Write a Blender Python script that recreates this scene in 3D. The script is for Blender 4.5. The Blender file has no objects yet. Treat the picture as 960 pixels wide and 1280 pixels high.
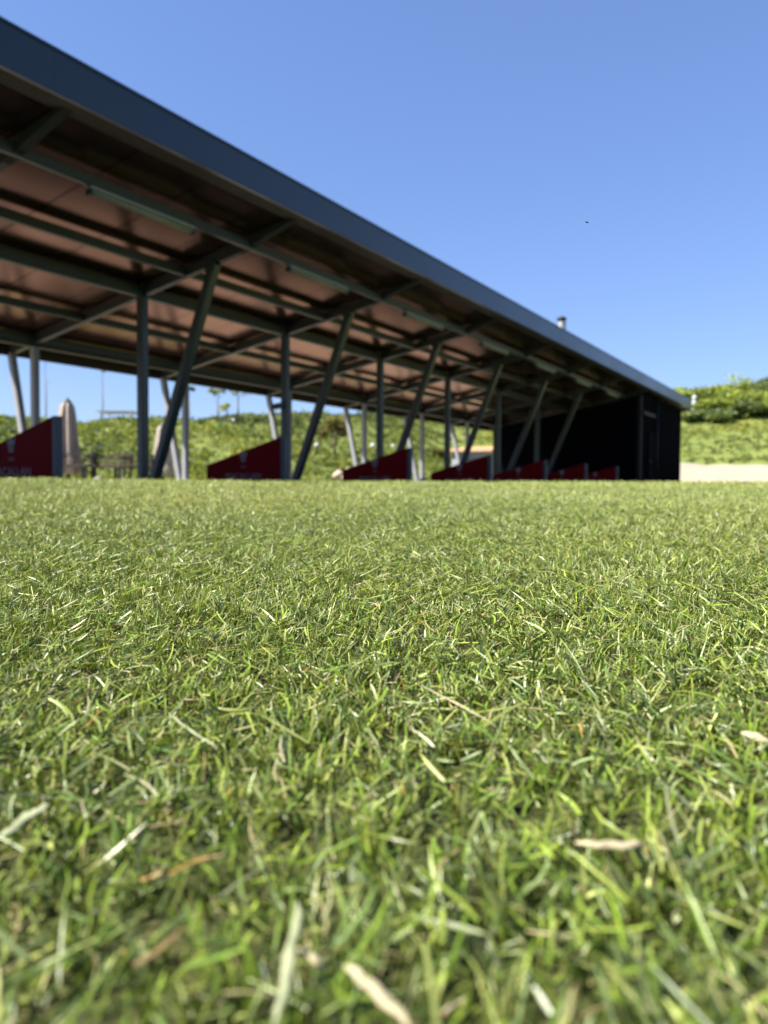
import bpy, math, random
import numpy as np
from mathutils import Matrix, Vector

rng = np.random.default_rng(7)
random.seed(7)
scene = bpy.context.scene
COL = scene.collection
CZ = 0.13                       # lens height above the turf it lies in
PITCH, ROLL, TH = 0.0351, 0.005, 0.5437
FPX = 961.6                     # focal length in pixels of a 960x1280 frame

# ------------------------------------------------------------------ materials
def new_mat(name):
    m = bpy.data.materials.new(name)
    m.use_nodes = True
    nt = m.node_tree
    return m, nt, nt.nodes, nt.links, nt.nodes['Principled BSDF']

def paint(name, col, rough=0.5, metal=0.0, var=0.12, scale=3.0, spec=0.5, bump=0.0, dirt=None):
    m, nt, N, L, b = new_mat(name)
    tc = N.new('ShaderNodeTexCoord')
    nz = N.new('ShaderNodeTexNoise'); nz.inputs['Scale'].default_value = scale
    nz.inputs['Detail'].default_value = 6; nz.inputs['Roughness'].default_value = 0.65
    L.new(tc.outputs['Object'], nz.inputs['Vector'])
    cr = N.new('ShaderNodeValToRGB')
    cr.color_ramp.elements[0].position = 0.3; cr.color_ramp.elements[1].position = 0.72
    d = dirt if dirt else tuple(c * (1 - var) for c in col)
    cr.color_ramp.elements[0].color = (*d, 1)
    cr.color_ramp.elements[1].color = (*[min(1, c * (1 + var)) for c in col], 1)
    L.new(nz.outputs['Fac'], cr.inputs['Fac'])
    L.new(cr.outputs['Color'], b.inputs['Base Color'])
    mr = N.new('ShaderNodeMapRange')
    mr.inputs['To Min'].default_value = max(0.05, rough - 0.1); mr.inputs['To Max'].default_value = min(1, rough + 0.12)
    L.new(nz.outputs['Fac'], mr.inputs['Value']); L.new(mr.outputs['Result'], b.inputs['Roughness'])
    b.inputs['Metallic'].default_value = metal
    b.inputs['Specular IOR Level'].default_value = spec
    if bump:
        bp = N.new('ShaderNodeBump'); bp.inputs['Strength'].default_value = bump; bp.inputs['Distance'].default_value = 0.02
        L.new(nz.outputs['Fac'], bp.inputs['Height']); L.new(bp.outputs['Normal'], b.inputs['Normal'])
    return m

def leaf_mat(name, rough=0.45, trans=0.35, spec=0.4, tint=(1.0, 1.0, 1.0)):
    """blade / leaf colour comes from a per-leaf attribute; light passes through"""
    m, nt, N, L, b = new_mat(name)
    at = N.new('ShaderNodeAttribute'); at.attribute_name = 'leafcol'
    L.new(at.outputs['Color'], b.inputs['Base Color'])
    b.inputs['Roughness'].default_value = rough
    b.inputs['Specular IOR Level'].default_value = spec
    tr = N.new('ShaderNodeBsdfTranslucent')
    mx = N.new('ShaderNodeMix'); mx.data_type = 'RGBA'; mx.blend_type = 'MULTIPLY'
    mx.inputs[0].default_value = 1.0; mx.inputs[7].default_value = (*tint, 1)
    L.new(at.outputs['Color'], mx.inputs[6]); L.new(mx.outputs[2], tr.inputs['Color'])
    ms = N.new('ShaderNodeMixShader'); ms.inputs['Fac'].default_value = trans
    L.new(b.outputs['BSDF'], ms.inputs[1]); L.new(tr.outputs['BSDF'], ms.inputs[2])
    L.new(ms.outputs['Shader'], N['Material Output'].inputs['Surface'])
    return m

M = {}
M['fascia'] = paint('fascia_blue_grey', (0.012, 0.022, 0.034), 0.30, var=0.05, scale=0.8, spec=0.5)
M['lip'] = paint('soffit_brown', (0.022, 0.014, 0.011), 0.6, var=0.1, scale=1.5)
M['steel'] = paint('steel_slate_paint', (0.024, 0.030, 0.031), 0.42, var=0.14, scale=6, spec=0.5)
M['steel_pale'] = paint('steel_pale_grey', (0.24, 0.245, 0.26), 0.5, var=0.1, scale=6, spec=0.5)  # colour lightened so the rear legs read as sunlit beside the front steel
M['dark_metal'] = paint('dark_metal', (0.016, 0.017, 0.02), 0.5, var=0.2, scale=10)
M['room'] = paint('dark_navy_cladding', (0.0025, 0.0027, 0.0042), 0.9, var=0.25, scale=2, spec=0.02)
M['red'] = paint('divider_red', (0.13, 0.003, 0.005), 0.65, var=0.12, scale=3, spec=0.05)
M['letter'] = paint('printed_grey', (0.15, 0.14, 0.15), 0.6, var=0.08)
M['edge'] = paint('divider_edge_slate', (0.03, 0.038, 0.052), 0.5, var=0.1)
M['tube'] = paint('lamp_diffuser', (0.19, 0.19, 0.15), 0.35, var=0.06, scale=8)
M['canvas'] = paint('beige_canvas', (0.33, 0.28, 0.235), 0.9, var=0.12, scale=9, spec=0.1, bump=0.15)
M['wood'] = paint('dark_brown_wood', (0.05, 0.034, 0.024), 0.6, var=0.35, scale=14)
M['bark'] = paint('bark', (0.12, 0.085, 0.06), 0.9, var=0.4, scale=25, bump=0.4)
M['stake'] = paint('pale_stake', (0.30, 0.24, 0.16), 0.8, var=0.25, scale=15)
M['white'] = paint('white_plastic', (0.50, 0.495, 0.47), 0.4, var=0.04, scale=4)
M['stone'] = paint('pink_stone', (0.50, 0.38, 0.29), 0.9, var=0.3, scale=6, bump=0.6)
M['grey_stone'] = paint('grey_stone', (0.34, 0.34, 0.35), 0.9, var=0.3, scale=6, bump=0.6)
M['hut_wall'] = paint('hut_grey_render', (0.26, 0.27, 0.29), 0.8, var=0.12, scale=2)
M['hut_blue'] = paint('hut_blue_plinth', (0.075, 0.115, 0.19), 0.6, var=0.12, scale=2)
M['terracotta'] = paint('terracotta', (0.50, 0.27, 0.15), 0.8, var=0.2, scale=4)
M['galv'] = paint('galvanised_vent', (0.13, 0.138, 0.145), 0.5, metal=0.0, var=0.15, scale=9)
M['fly'] = paint('fly_black', (0.012, 0.012, 0.014), 0.35, var=0.1, scale=60)
M['straw'] = paint('dry_straw', (0.40, 0.345, 0.20), 0.7, var=0.3, scale=90, spec=0.35, bump=0.25)
M['straw_green'] = paint('pale_cut_stem', (0.29, 0.31, 0.165), 0.5, var=0.2, scale=90, spec=0.4, bump=0.2)
M['concrete'] = paint('pale_paving', (0.38, 0.32, 0.265), 0.8, var=0.12, scale=1.2, bump=0.1)
M['trim'] = paint('dark_trim', (0.006, 0.0065, 0.008), 0.6, var=0.2, scale=4, spec=0.2)
M['mat'] = paint('dark_rubber', (0.022, 0.024, 0.024), 0.8, var=0.2, scale=5, spec=0.2)
M['sand'] = paint('pale_sand', (0.31, 0.275, 0.205), 0.95, var=0.10, scale=1.6, spec=0.1, bump=0.5)
M['grass'] = leaf_mat('turf_blade', 0.38, 0.17, 0.5, (1.25, 1.15, 0.5))
M['leaf'] = leaf_mat('leaf', 0.55, 0.38, 0.3, (1.25, 1.2, 0.6))

# roof underside: brown coated panels with joints across the span
def roof_mat():
    m, nt, N, L, b = new_mat('roof_panel_brown')
    tc = N.new('ShaderNodeTexCoord')
    wv = N.new('ShaderNodeTexWave'); wv.wave_type = 'BANDS'; wv.bands_direction = 'X'
    wv.inputs['Scale'].default_value = 0.314 / 1.0; wv.inputs['Distortion'].default_value = 0
    L.new(tc.outputs['Object'], wv.inputs['Vector'])
    cr = N.new('ShaderNodeValToRGB'); cr.color_ramp.elements[0].position = 0.0; cr.color_ramp.elements[1].position = 0.006
    cr.color_ramp.elements[0].color = (0.07, 0.045, 0.035, 1); cr.color_ramp.elements[1].color = (1, 1, 1, 1)
    L.new(wv.outputs['Fac'], cr.inputs['Fac'])
    nz = N.new('ShaderNodeTexNoise'); nz.inputs['Scale'].default_value = 0.9; nz.inputs['Detail'].default_value = 5
    L.new(tc.outputs['Object'], nz.inputs['Vector'])
    c2 = N.new('ShaderNodeValToRGB')
    c2.color_ramp.elements[0].color = (0.125, 0.08, 0.07, 1); c2.color_ramp.elements[1].color = (0.175, 0.114, 0.099, 1)
    L.new(nz.outputs['Fac'], c2.inputs['Fac'])
    mx = N.new('ShaderNodeMix'); mx.data_type = 'RGBA'; mx.blend_type = 'MULTIPLY'; mx.inputs[0].default_value = 1
    L.new(c2.outputs['Color'], mx.inputs[6]); L.new(cr.outputs['Color'], mx.inputs[7])
    L.new(mx.outputs[2], b.inputs['Base Color'])
    b.inputs['Roughness'].default_value = 0.21
    b.inputs['Metallic'].default_value = 0.85
    b.inputs['Specular IOR Level'].default_value = 0.5
    b.inputs['Specular Tint'].default_value = (1.0, 0.78, 0.66, 1)
    return m
M['roof'] = roof_mat()

def ground_mat():
    m, nt, N, L, b = new_mat('turf_ground')
    geo = N.new('ShaderNodeNewGeometry')
    n1 = N.new('ShaderNodeTexNoise'); n1.inputs['Scale'].default_value = 260; n1.inputs['Detail'].default_value = 6
    L.new(geo.outputs['Position'], n1.inputs['Vector'])
    c1 = N.new('ShaderNodeValToRGB')
    c1.color_ramp.elements[0].color = (0.018, 0.016, 0.008, 1); c1.color_ramp.elements[1].color = (0.16, 0.125, 0.055, 1)
    e = c1.color_ramp.elements.new(0.5); e.color = (0.05, 0.058, 0.018, 1)
    L.new(n1.outputs['Fac'], c1.inputs['Fac'])
    n2 = N.new('ShaderNodeTexNoise'); n2.inputs['Scale'].default_value = 0.35; n2.inputs['Detail'].default_value = 9; n2.inputs['Roughness'].default_value = 0.7
    L.new(geo.outputs['Position'], n2.inputs['Vector'])
    c2 = N.new('ShaderNodeValToRGB')
    c2.color_ramp.elements[0].position = 0.32; c2.color_ramp.elements[1].position = 0.68
    c2.color_ramp.elements[0].color = (0.11, 0.145, 0.034, 1); c2.color_ramp.elements[1].color = (0.20, 0.22, 0.068, 1)
    e = c2.color_ramp.elements.new(0.5); e.color = (0.15, 0.18, 0.045, 1)
    L.new(n2.outputs['Fac'], c2.inputs['Fac'])
    ln = N.new('ShaderNodeVectorMath'); ln.operation = 'LENGTH'
    L.new(geo.outputs['Position'], ln.inputs[0])
    mr = N.new('ShaderNodeMapRange'); mr.inputs['From Min'].default_value = 7; mr.inputs['From Max'].default_value = 10
    L.new(ln.outputs['Value'], mr.inputs['Value'])
    mx = N.new('ShaderNodeMix'); mx.data_type = 'RGBA'
    L.new(mr.outputs['Result'], mx.inputs[0]); L.new(c1.outputs['Color'], mx.inputs[6]); L.new(c2.outputs['Color'], mx.inputs[7])
    L.new(mx.outputs[2], b.inputs['Base Color'])
    b.inputs['Roughness'].default_value = 0.95; b.inputs['Specular IOR Level'].default_value = 0.1
    bp = N.new('ShaderNodeBump'); bp.inputs['Strength'].default_value = 0.6; bp.inputs['Distance'].default_value = 0.25
    L.new(n2.outputs['Fac'], bp.inputs['Height']); L.new(bp.outputs['Normal'], b.inputs['Normal'])
    return m
M['ground'] = ground_mat()

# ------------------------------------------------------------------ helpers
def tag(o, label=None, cat=None, group=None, kind=None):
    if label: o['label'] = label
    if cat: o['category'] = cat
    if group: o['group'] = group
    if kind: o['kind'] = kind
    return o

def empty(name, loc, label, cat, group=None):
    o = bpy.data.objects.new(name, None); COL.objects.link(o)
    o.location = loc; o.empty_display_size = 0.2
    return tag(o, label, cat, group)

class MB:
    """collects polygons in world axes, relative to an origin"""
    def __init__(s): s.v = []; s.f = []; s.sm = []
    def add(s, vs, fs, smooth=False):
        k = len(s.v); s.v += [tuple(map(float, p)) for p in vs]
        s.f += [tuple(i + k for i in f) for f in fs]; s.sm += [smooth] * len(fs)
        return s
    def box(s, a, b):
        x0, y0, z0 = a; x1, y1, z1 = b
        return s.add([(x0,y0,z0),(x1,y0,z0),(x1,y1,z0),(x0,y1,z0),(x0,y0,z1),(x1,y0,z1),(x1,y1,z1),(x0,y1,z1)],
                     [(3,2,1,0),(4,5,6,7),(0,1,5,4),(1,2,6,5),(2,3,7,6),(3,0,4,7)])
    def bar(s, p, q, w, h, up=(0, 0, 1), bev=0.0):
        p, q = Vector(p), Vector(q); d = (q - p).normalized(); u = Vector(up)
        sx = d.cross(u).normalized(); sz = sx.cross(d).normalized()
        b = bev or min(w, h) * 0.12
        prof = [(-w/2+b,-h/2),(w/2-b,-h/2),(w/2,-h/2+b),(w/2,h/2-b),(w/2-b,h/2),(-w/2+b,h/2),(-w/2,h/2-b),(-w/2,-h/2+b)]
        vs = [p + sx*a + sz*c for a, c in prof] + [q + sx*a + sz*c for a, c in prof]
        n = 8
        return s.add(vs, [tuple((i, (i+1) % n, n+(i+1) % n, n+i)) for i in range(n)] + [tuple(range(n-1,-1,-1)), tuple(range(n, 2*n))])
    def tube(s, pts, rad, n=8, smooth=True):
        pts = [Vector(p) for p in pts]; m = len(pts)
        if not hasattr(rad, '__len__'): rad = [rad] * m
        vs = []
        for i, p in enumerate(pts):
            d = (pts[min(i+1, m-1)] - pts[max(i-1, 0)]).normalized()
            u = Vector((0.31, 0.17, 1)) if abs(d.z) < 0.9 else Vector((1, 0.2, 0))
            a = d.cross(u).normalized(); b = d.cross(a).normalized()
            for k in range(n):
                t = 2*math.pi*k/n
                vs.append(p + (a*math.cos(t) + b*math.sin(t)) * rad[i])
        fs = [(i*n+k, i*n+(k+1) % n, (i+1)*n+(k+1) % n, (i+1)*n+k) for i in range(m-1) for k in range(n)]
        fs += [tuple(range(n-1,-1,-1)), tuple(range((m-1)*n, m*n))]
        return s.add(vs, fs, smooth)
    def lathe(s, c, prof, n=20, fold=None):
        vs = []
        for i, (r, z) in enumerate(prof):
            for k in range(n):
                t = 2*math.pi*k/n; rr = r * (fold(t, i) if fold else 1)
                vs.append((c[0]+rr*math.cos(t), c[1]+rr*math.sin(t), c[2]+z))
        m = len(prof)
        fs = [(i*n+k, i*n+(k+1) % n, (i+1)*n+(k+1) % n, (i+1)*n+k) for i in range(m-1) for k in range(n)]
        fs += [tuple(range(n-1,-1,-1)), tuple(range((m-1)*n, m*n))]
        return s.add(vs, fs, True)
    def build(s, name, mat, parent=None, origin=None):
        o0 = Vector(origin) if origin is not None else (parent_world(parent) if parent else Vector((0, 0, 0)))
        me = bpy.data.meshes.new(name)
        me.from_pydata([(a-o0.x, b-o0.y, c-o0.z) for a, b, c in s.v], [], s.f)
        me.polygons.foreach_set('use_smooth', s.sm); me.update()
        me.materials.append(mat)
        o = bpy.data.objects.new(name, me); COL.objects.link(o)
        if parent:
            o.parent = parent
        else:
            o.location = o0
        return o

def parent_world(p):
    w = Vector((0, 0, 0))
    while p is not None:
        w = w + p.location; p = p.parent
    return w

def np_mesh(name, V, F4, mat, col=None, parent=None, smooth=False, origin=None):
    """quads from numpy, with a per-vertex colour attribute"""
    o0 = np.array(origin if origin is not None else (tuple(parent_world(parent)) if parent else (0, 0, 0)), float)
    me = bpy.data.meshes.new(name)
    nv, nf = len(V), len(F4)
    me.vertices.add(nv); me.vertices.foreach_set('co', (V - o0).astype(np.float32).ravel())
    me.loops.add(nf*4); me.loops.foreach_set('vertex_index', F4.astype(np.int32).ravel())
    me.polygons.add(nf); me.polygons.foreach_set('loop_start', np.arange(0, nf*4, 4, dtype=np.int32))
    me.polygons.foreach_set('use_smooth', np.full(nf, smooth))
    me.update(calc_edges=True)
    if col is not None:
        a = me.attributes.new('leafcol', 'FLOAT_COLOR', 'POINT')
        c = np.ones((nv, 4), np.float32); c[:, :3] = col
        a.data.foreach_set('color', c.ravel())
    me.materials.append(mat)
    o = bpy.data.objects.new(name, me); COL.objects.link(o)
    if parent: o.parent = parent
    else: o.location = tuple(o0)
    return o

def smooth01(t):
    t = np.clip(t, 0, 1); return t*t*(3-2*t)

def wob(x, y, f, seed=0):
    """cheap smooth noise in -1..1"""
    r = np.random.default_rng(seed); s = 0
    for k in range(7):
        a = r.uniform(0, 2*np.pi); ff = f*r.uniform(0.6, 1.9); ph = r.uniform(0, 6.28)
        s = s + np.sin((x*np.cos(a) + y*np.sin(a))*ff + ph)
    return s/3.2

# ------------------------------------------------------------------ terrain
FLOOR = 0.06
def G(x, y):
    x = np.asarray(x, float); y = np.asarray(y, float)
    d = np.hypot(x, y)
    rise = 0.031*np.minimum(d, 3.4)
    t = np.clip((d-3.4)/2.2, 0, 1)
    rise = rise + 0.031*2.2*(t - t*t/2)          # rounds off to the crest at 5.6 m
    fall = smooth01((d-5.0)/3.5)
    z = rise*(1-fall) + (FLOOR-0.03)*fall
    z = z + 0.004*wob(x, y, 2.3, 3)*np.clip(d/1.2, 0, 1)*(1-fall)
    # slope behind the shelter, and the slope that closes the range beyond its far end
    H = 2.75 + 0.085*(np.clip(x, -20, 90)-20)
    sv = np.clip((y-17.5)/15.5, 0, 1)
    hv = H*(0.35*sv + 0.65*smooth01(sv))
    su = np.clip((x-40.0)/27, 0, 1.0)
    hu = 6.9*su**1.15
    h = np.where(hv > hu, hv, hu); k = 0.6
    dd = np.abs(hv-hu); h = h + np.where(dd < k, (k-dd)**2/(4*k), 0)*np.minimum(1, np.minimum(hv, hu))
    amp = np.clip(h, 0, 1.5)/1.5
    h = h + amp*(0.20*wob(x, y, 0.42, 5) + 0.11*wob(x, y, 1.3, 6))
    return z + h

SIDE = Vector((math.sin(TH), -math.cos(TH), 0))
def cam_axes():
    F0 = Vector((math.cos(TH), math.sin(TH), 0)); U0 = Vector((0, 0, 1))
    F = F0*math.cos(PITCH) - U0*math.sin(PITCH); U2 = U0*math.cos(PITCH) + F0*math.sin(PITCH)
    R = SIDE*math.cos(ROLL) + U2*math.sin(ROLL); U = U2*math.cos(ROLL) - SIDE*math.sin(ROLL)
    return R.normalized(), U.normalized(), F.normalized()
RR, UU, FF = cam_axes()
EYE = Vector((0, 0, CZ))
def ray(px, py):
    return (FF + RR*((px-480)/FPX) - UU*((py-640)/FPX)).normalized()
def ground_at(px, py, lift=0.0, start=0.12):
    """where the line of sight through a photo point meets the terrain"""
    d = ray(px, py); t = start
    while t < 160:
        p = EYE + d*t
        if p.z < float(G(p.x, p.y)) + lift: return p
        t += 0.004 if t < 3 else (0.05 if t < 20 else 0.15)
    return EYE + d*70
def on_ground(px, dist):
    d = ray(px, 606); h = Vector((d.x, d.y, 0)).normalized()*dist
    return Vector((h.x, h.y, float(G(h.x, h.y))))

rings = np.concatenate([[0.0], np.geomspace(0.06, 420, 210)])
angs = np.linspace(0, 2*np.pi, 361)[:-1]
A, Rr = np.meshgrid(angs, rings)
X, Y = Rr*np.cos(A), Rr*np.sin(A)
V = np.stack([X, Y, G(X, Y)], -1).reshape(-1, 3)
ni, nj = Rr.shape
i, j = np.meshgrid(np.arange(ni-1), np.arange(nj), indexing='ij')
F4 = np.stack([i*nj+j, (i+1)*nj+j, (i+1)*nj+(j+1) % nj, i*nj+(j+1) % nj], -1).reshape(-1, 4)
g = np_mesh('ground', V, F4, M['ground'], smooth=True)
tag(g, 'green turf and weedy slope behind the shelter', kind='structure')

# sand at the foot of the far slope, right of the shelter
xs = np.linspace(39.6, 46.6, 30); ys = np.linspace(-45, 11, 160)
XX, YY = np.meshgrid(xs, ys, indexing='ij')
edge = 0.35*wob(YY, YY*0, 1.1, 12) + 0.2*wob(YY, YY*0, 3.7, 13)
XX = XX + edge*(XX-39.6)/7
lift = 0.10*np.sin(np.linspace(0, np.pi, 30))[:, None] + 0.012
V = np.stack([XX, YY, G(XX, YY) + lift + 0.03*wob(XX, YY, 3.0, 15)*np.sin(np.linspace(0, np.pi, 30))[:, None]], -1).reshape(-1, 3)
i, j = np.meshgrid(np.arange(29), np.arange(159), indexing='ij')
F4 = np.stack([i*160+j, (i+1)*160+j, (i+1)*160+j+1, i*160+j+1], -1).reshape(-1, 4)
tag(np_mesh('sand', V, F4, M['sand'], smooth=True), 'pale sand bank at the foot of the far slope', kind='structure')

# paving under and behind the shelter
mb = MB(); mb.box((-9, 11.2, -0.2), (37.0, 15.2, FLOOR))
tag(mb.build('paving', M['concrete']), 'pale paving along the rear of the shelter', kind='structure')
mb = MB(); mb.box((-9, 6.5, -0.2), (37.0, 11.2, FLOOR))
tag(mb.build('bay_floor', M['mat']), 'dark rubber matting in the bays', kind='structure')

# ------------------------------------------------------------------ turf
def strip_blades(base, length, width, az, a0, a1, twist, tipw, cb, ct, bend, rows=4):
    """a bent ribbon per blade: base (n,3), angles from vertical a0 -> a1 along it"""
    n = len(base)
    P = np.zeros((n, rows, 3)); P[:, 0] = base
    for k in range(1, rows):
        hx, hy = np.cos(az + bend*(k-1)/(rows-1)), np.sin(az + bend*(k-1)/(rows-1))
        a = a0 + (a1-a0)*((k-0.5)/(rows-1))
        seg = length/(rows-1)
        P[:, k, 0] = P[:, k-1, 0] + seg*np.sin(a)*hx
        P[:, k, 1] = P[:, k-1, 1] + seg*np.sin(a)*hy
        P[:, k, 2] = P[:, k-1, 2] + seg*np.cos(a)
    wx, wy = -np.sin(az+twist), np.cos(az+twist)
    W = np.zeros((n, 1, 3)); W[:, 0, 0] = wx; W[:, 0, 1] = wy
    prof = np.ones((n, rows)); t = np.linspace(0, 1, rows)
    prof[:] = (0.80 + 0.55*t - 0.75*t*t)[None]
    prof[:, -1] = tipw
    Wd = W*(prof*width[:, None]/2)[:, :, None]
    Wd[:, :, 2] = (np.sin(twist*2.3)[:, None]*0.5)*prof*width[:, None]/2
    T = np.empty_like(P); T[:, 1:] = P[:, 1:]-P[:, :-1]; T[:, 0] = T[:, 1]
    Nn = np.cross(T, Wd); Nn /= np.linalg.norm(Nn, axis=2)[:, :, None] + 1e-12
    fold = rng.uniform(-0.30, 0.30, n)                  # grass blades are keeled along the midrib
    K = P + Nn*(fold[:, None]*prof*width[:, None])[:, :, None]
    V = np.empty((n, rows, 3, 3)); V[:, :, 0] = P-Wd; V[:, :, 1] = K; V[:, :, 2] = P+Wd
    tt = t[None, :, None, None]
    tt = tt**1.8
    C = np.broadcast_to(cb[:, None, None, :]*(1-tt) + ct[:, None, None, :]*tt, V.shape)
    b = (np.arange(n)*rows*3)[:, None]
    k = np.concatenate([np.arange(rows-1)*3, np.arange(rows-1)*3+1])
    F = np.stack([b+k, b+k+1, b+k+4, b+k+3], -1).reshape(-1, 4)
    return V.reshape(-1, 3), F, C.reshape(-1, 3)

GREEN = np.array([[0.130, 0.205, 0.020], [0.090, 0.150, 0.024], [0.180, 0.245, 0.032], [0.27, 0.31, 0.085], [0.155, 0.215, 0.080], [0.060, 0.110, 0.012]])
DRY = np.array([[0.38, 0.34, 0.15], [0.32, 0.26, 0.11], [0.24, 0.16, 0.06], [0.40, 0.385, 0.19], [0.38, 0.20, 0.04]])

def sector(n, d0, d1, half, pw=0.5):
    d = np.sqrt(rng.uniform(d0*d0, d1*d1, n))
    a = TH + rng.uniform(-half, half, n)
    return d*np.cos(a), d*np.sin(a)

def turf_patch(x, y, scale_w=1.0, scale_h=1.0, lying=0.38, dry=0.065, tuft=0):
    taz = None
    if tuft:                                    # shoots stand in small tufts that lean together
        m = len(x)//tuft
        tx, ty = x[:m].copy(), y[:m].copy()
        own = rng.integers(0, m, len(x)); loose = rng.random(len(x)) < 0.25
        sp = rng.uniform(0.0015, 0.0045, m)[own]
        ox, oy = rng.normal(0, 1, len(x))*sp, rng.normal(0, 1, len(x))*sp
        x = np.where(loose, x, tx[own]+ox); y = np.where(loose, y, ty[own]+oy)
        lean = np.abs(rng.normal(0.05, 0.35, m))[own]
        taz = np.where(rng.random(len(x)) < 0.7, rng.uniform(0, 6.283, m)[own], np.arctan2(oy, ox)) + rng.normal(0, 0.35, len(x))
        toneT = rng.uniform(0.75, 1.25, m)[own]
        ok = np.hypot(x, y) > 0.10
        x, y, lean, taz, toneT = x[ok], y[ok], lean[ok], taz[ok], toneT[ok]
    keep = rng.random(len(x)) < 0.72 + 0.38*wob(x, y, 90, 26) + 0.34*wob(x, y, 260, 27)
    x, y = x[keep], y[keep]
    n = len(x)
    if tuft: lean, taz, toneT = lean[keep], taz[keep], toneT[keep]
    dd = np.hypot(x, y) + rng.normal(0, 0.12, n)          # colour paled and brightened with distance from the lens, no hard borders
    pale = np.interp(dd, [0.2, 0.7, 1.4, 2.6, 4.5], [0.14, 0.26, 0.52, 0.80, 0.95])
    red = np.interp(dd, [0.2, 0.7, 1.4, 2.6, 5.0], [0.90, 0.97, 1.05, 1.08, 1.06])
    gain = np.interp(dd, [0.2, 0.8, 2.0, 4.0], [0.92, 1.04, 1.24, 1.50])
    thin = wob(x, y, 9, 21)
    h_f = 1 + 0.22*wob(x, y, 14, 22) + 0.12*wob(x, y, 45, 23)
    lie = rng.random(n) < lying + 0.10*thin
    ln = np.where(lie, rng.uniform(0.006, 0.026, n), rng.uniform(0.009, 0.024, n)*h_f)*scale_h
    long_ = rng.random(n) < 0.035
    ln = np.where(long_, ln*1.35, ln)
    w = rng.uniform(0.0011, 0.0024, n)*scale_w
    w = np.where(rng.random(n) < 0.10, w*1.45, w)
    az = rng.uniform(0, 2*np.pi, n)
    az = np.where(rng.random(n) < 0.4, 0.7 + 1.3*wob(x, y, 6, 24) + rng.normal(0, 0.5, n), az)
    if tuft: az = np.where(lie, az, taz)
    a0 = np.where(lie, rng.uniform(1.0, 1.62, n), np.abs(rng.normal(0.10, 0.2, n)))
    a1 = np.where(lie, a0 + rng.uniform(-0.25, 0.55, n), a0 + np.abs(rng.normal(0.35, 0.35, n)))
    if tuft:
        a0 = np.where(lie, a0, a0*0.6+lean); a1 = np.where(lie, a1, a1+lean)
    tw = rng.normal(0, 0.7, n)
    tip = np.where(rng.random(n) < 0.30, rng.uniform(0.3, 0.6, n), rng.uniform(0.03, 0.15, n))
    z = G(x, y) + np.where(lie, rng.uniform(0.002, 0.0165, n)*scale_h, -0.001)
    ci = rng.choice(len(GREEN), n, p=[0.28, 0.18, 0.22, 0.12, 0.10, 0.10])
    ct = GREEN[ci]*rng.uniform(0.48, 1.50, (n, 1))
    patch = 0.5 + 0.5*wob(x, y, 3.2, 25)
    ct = ct*(1 + 0.22*(patch[:, None]-0.5)*np.array([1.2, 0.6, 0.8]))
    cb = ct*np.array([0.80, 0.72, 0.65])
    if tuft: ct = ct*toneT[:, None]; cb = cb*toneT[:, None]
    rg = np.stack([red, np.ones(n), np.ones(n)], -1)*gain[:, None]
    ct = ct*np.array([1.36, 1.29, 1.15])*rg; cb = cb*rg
    isdry = rng.random(n) < dry*np.where(lie, 2.0, 0.45)*(0.6 + 0.9*patch)
    dc = DRY[rng.choice(len(DRY), n, p=[0.34, 0.26, 0.12, 0.22, 0.06])]*rng.uniform(0.7, 1.15, (n, 1))
    w = np.where(isdry, w*0.72, w); ln = np.where(isdry, ln*0.85, ln)
    ct = np.where(isdry[:, None], dc, ct); cb = np.where(isdry[:, None], dc*0.9, cb)
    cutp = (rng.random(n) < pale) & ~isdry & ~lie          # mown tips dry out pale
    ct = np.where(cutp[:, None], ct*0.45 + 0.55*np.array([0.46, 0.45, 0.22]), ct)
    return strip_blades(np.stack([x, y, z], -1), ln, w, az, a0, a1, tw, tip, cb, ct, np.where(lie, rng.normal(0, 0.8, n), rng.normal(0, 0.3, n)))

parts = []
def zone(n, d0, d1, half, **k): parts.append(turf_patch(*sector(n, d0, d1, half), **k))
zone(210000, 0.10, 1.2, 0.82, scale_w=0.64, scale_h=0.84, tuft=8, dry=0.045, lying=0.33)
zone(280000, 1.2, 2.4, 0.68, scale_w=0.68, scale_h=0.90, tuft=7, lying=0.26)
zone(230000, 2.4, 4.2, 0.66, scale_w=0.95, scale_h=1.0, lying=0.24)
zone(110000, 4.2, 7.2, 0.66, scale_w=2.0, scale_h=1.1)
zone(22000, 0.13, 1.6, 0.8, lying=1.0, dry=0.30, scale_w=0.55, scale_h=0.5)
Vs, Fs, Cs, off = [], [], [], 0
for v, f, c in parts:
    Vs.append(v); Fs.append(f+off); Cs.append(c); off += len(v)
V = np.concatenate(Vs); F4 = np.concatenate(Fs); C = np.concatenate(Cs)
tag(np_mesh('grass', V, F4, M['grass'], C, smooth=True), 'short mown green turf with dry clippings', 'grass', kind='stuff')

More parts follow.
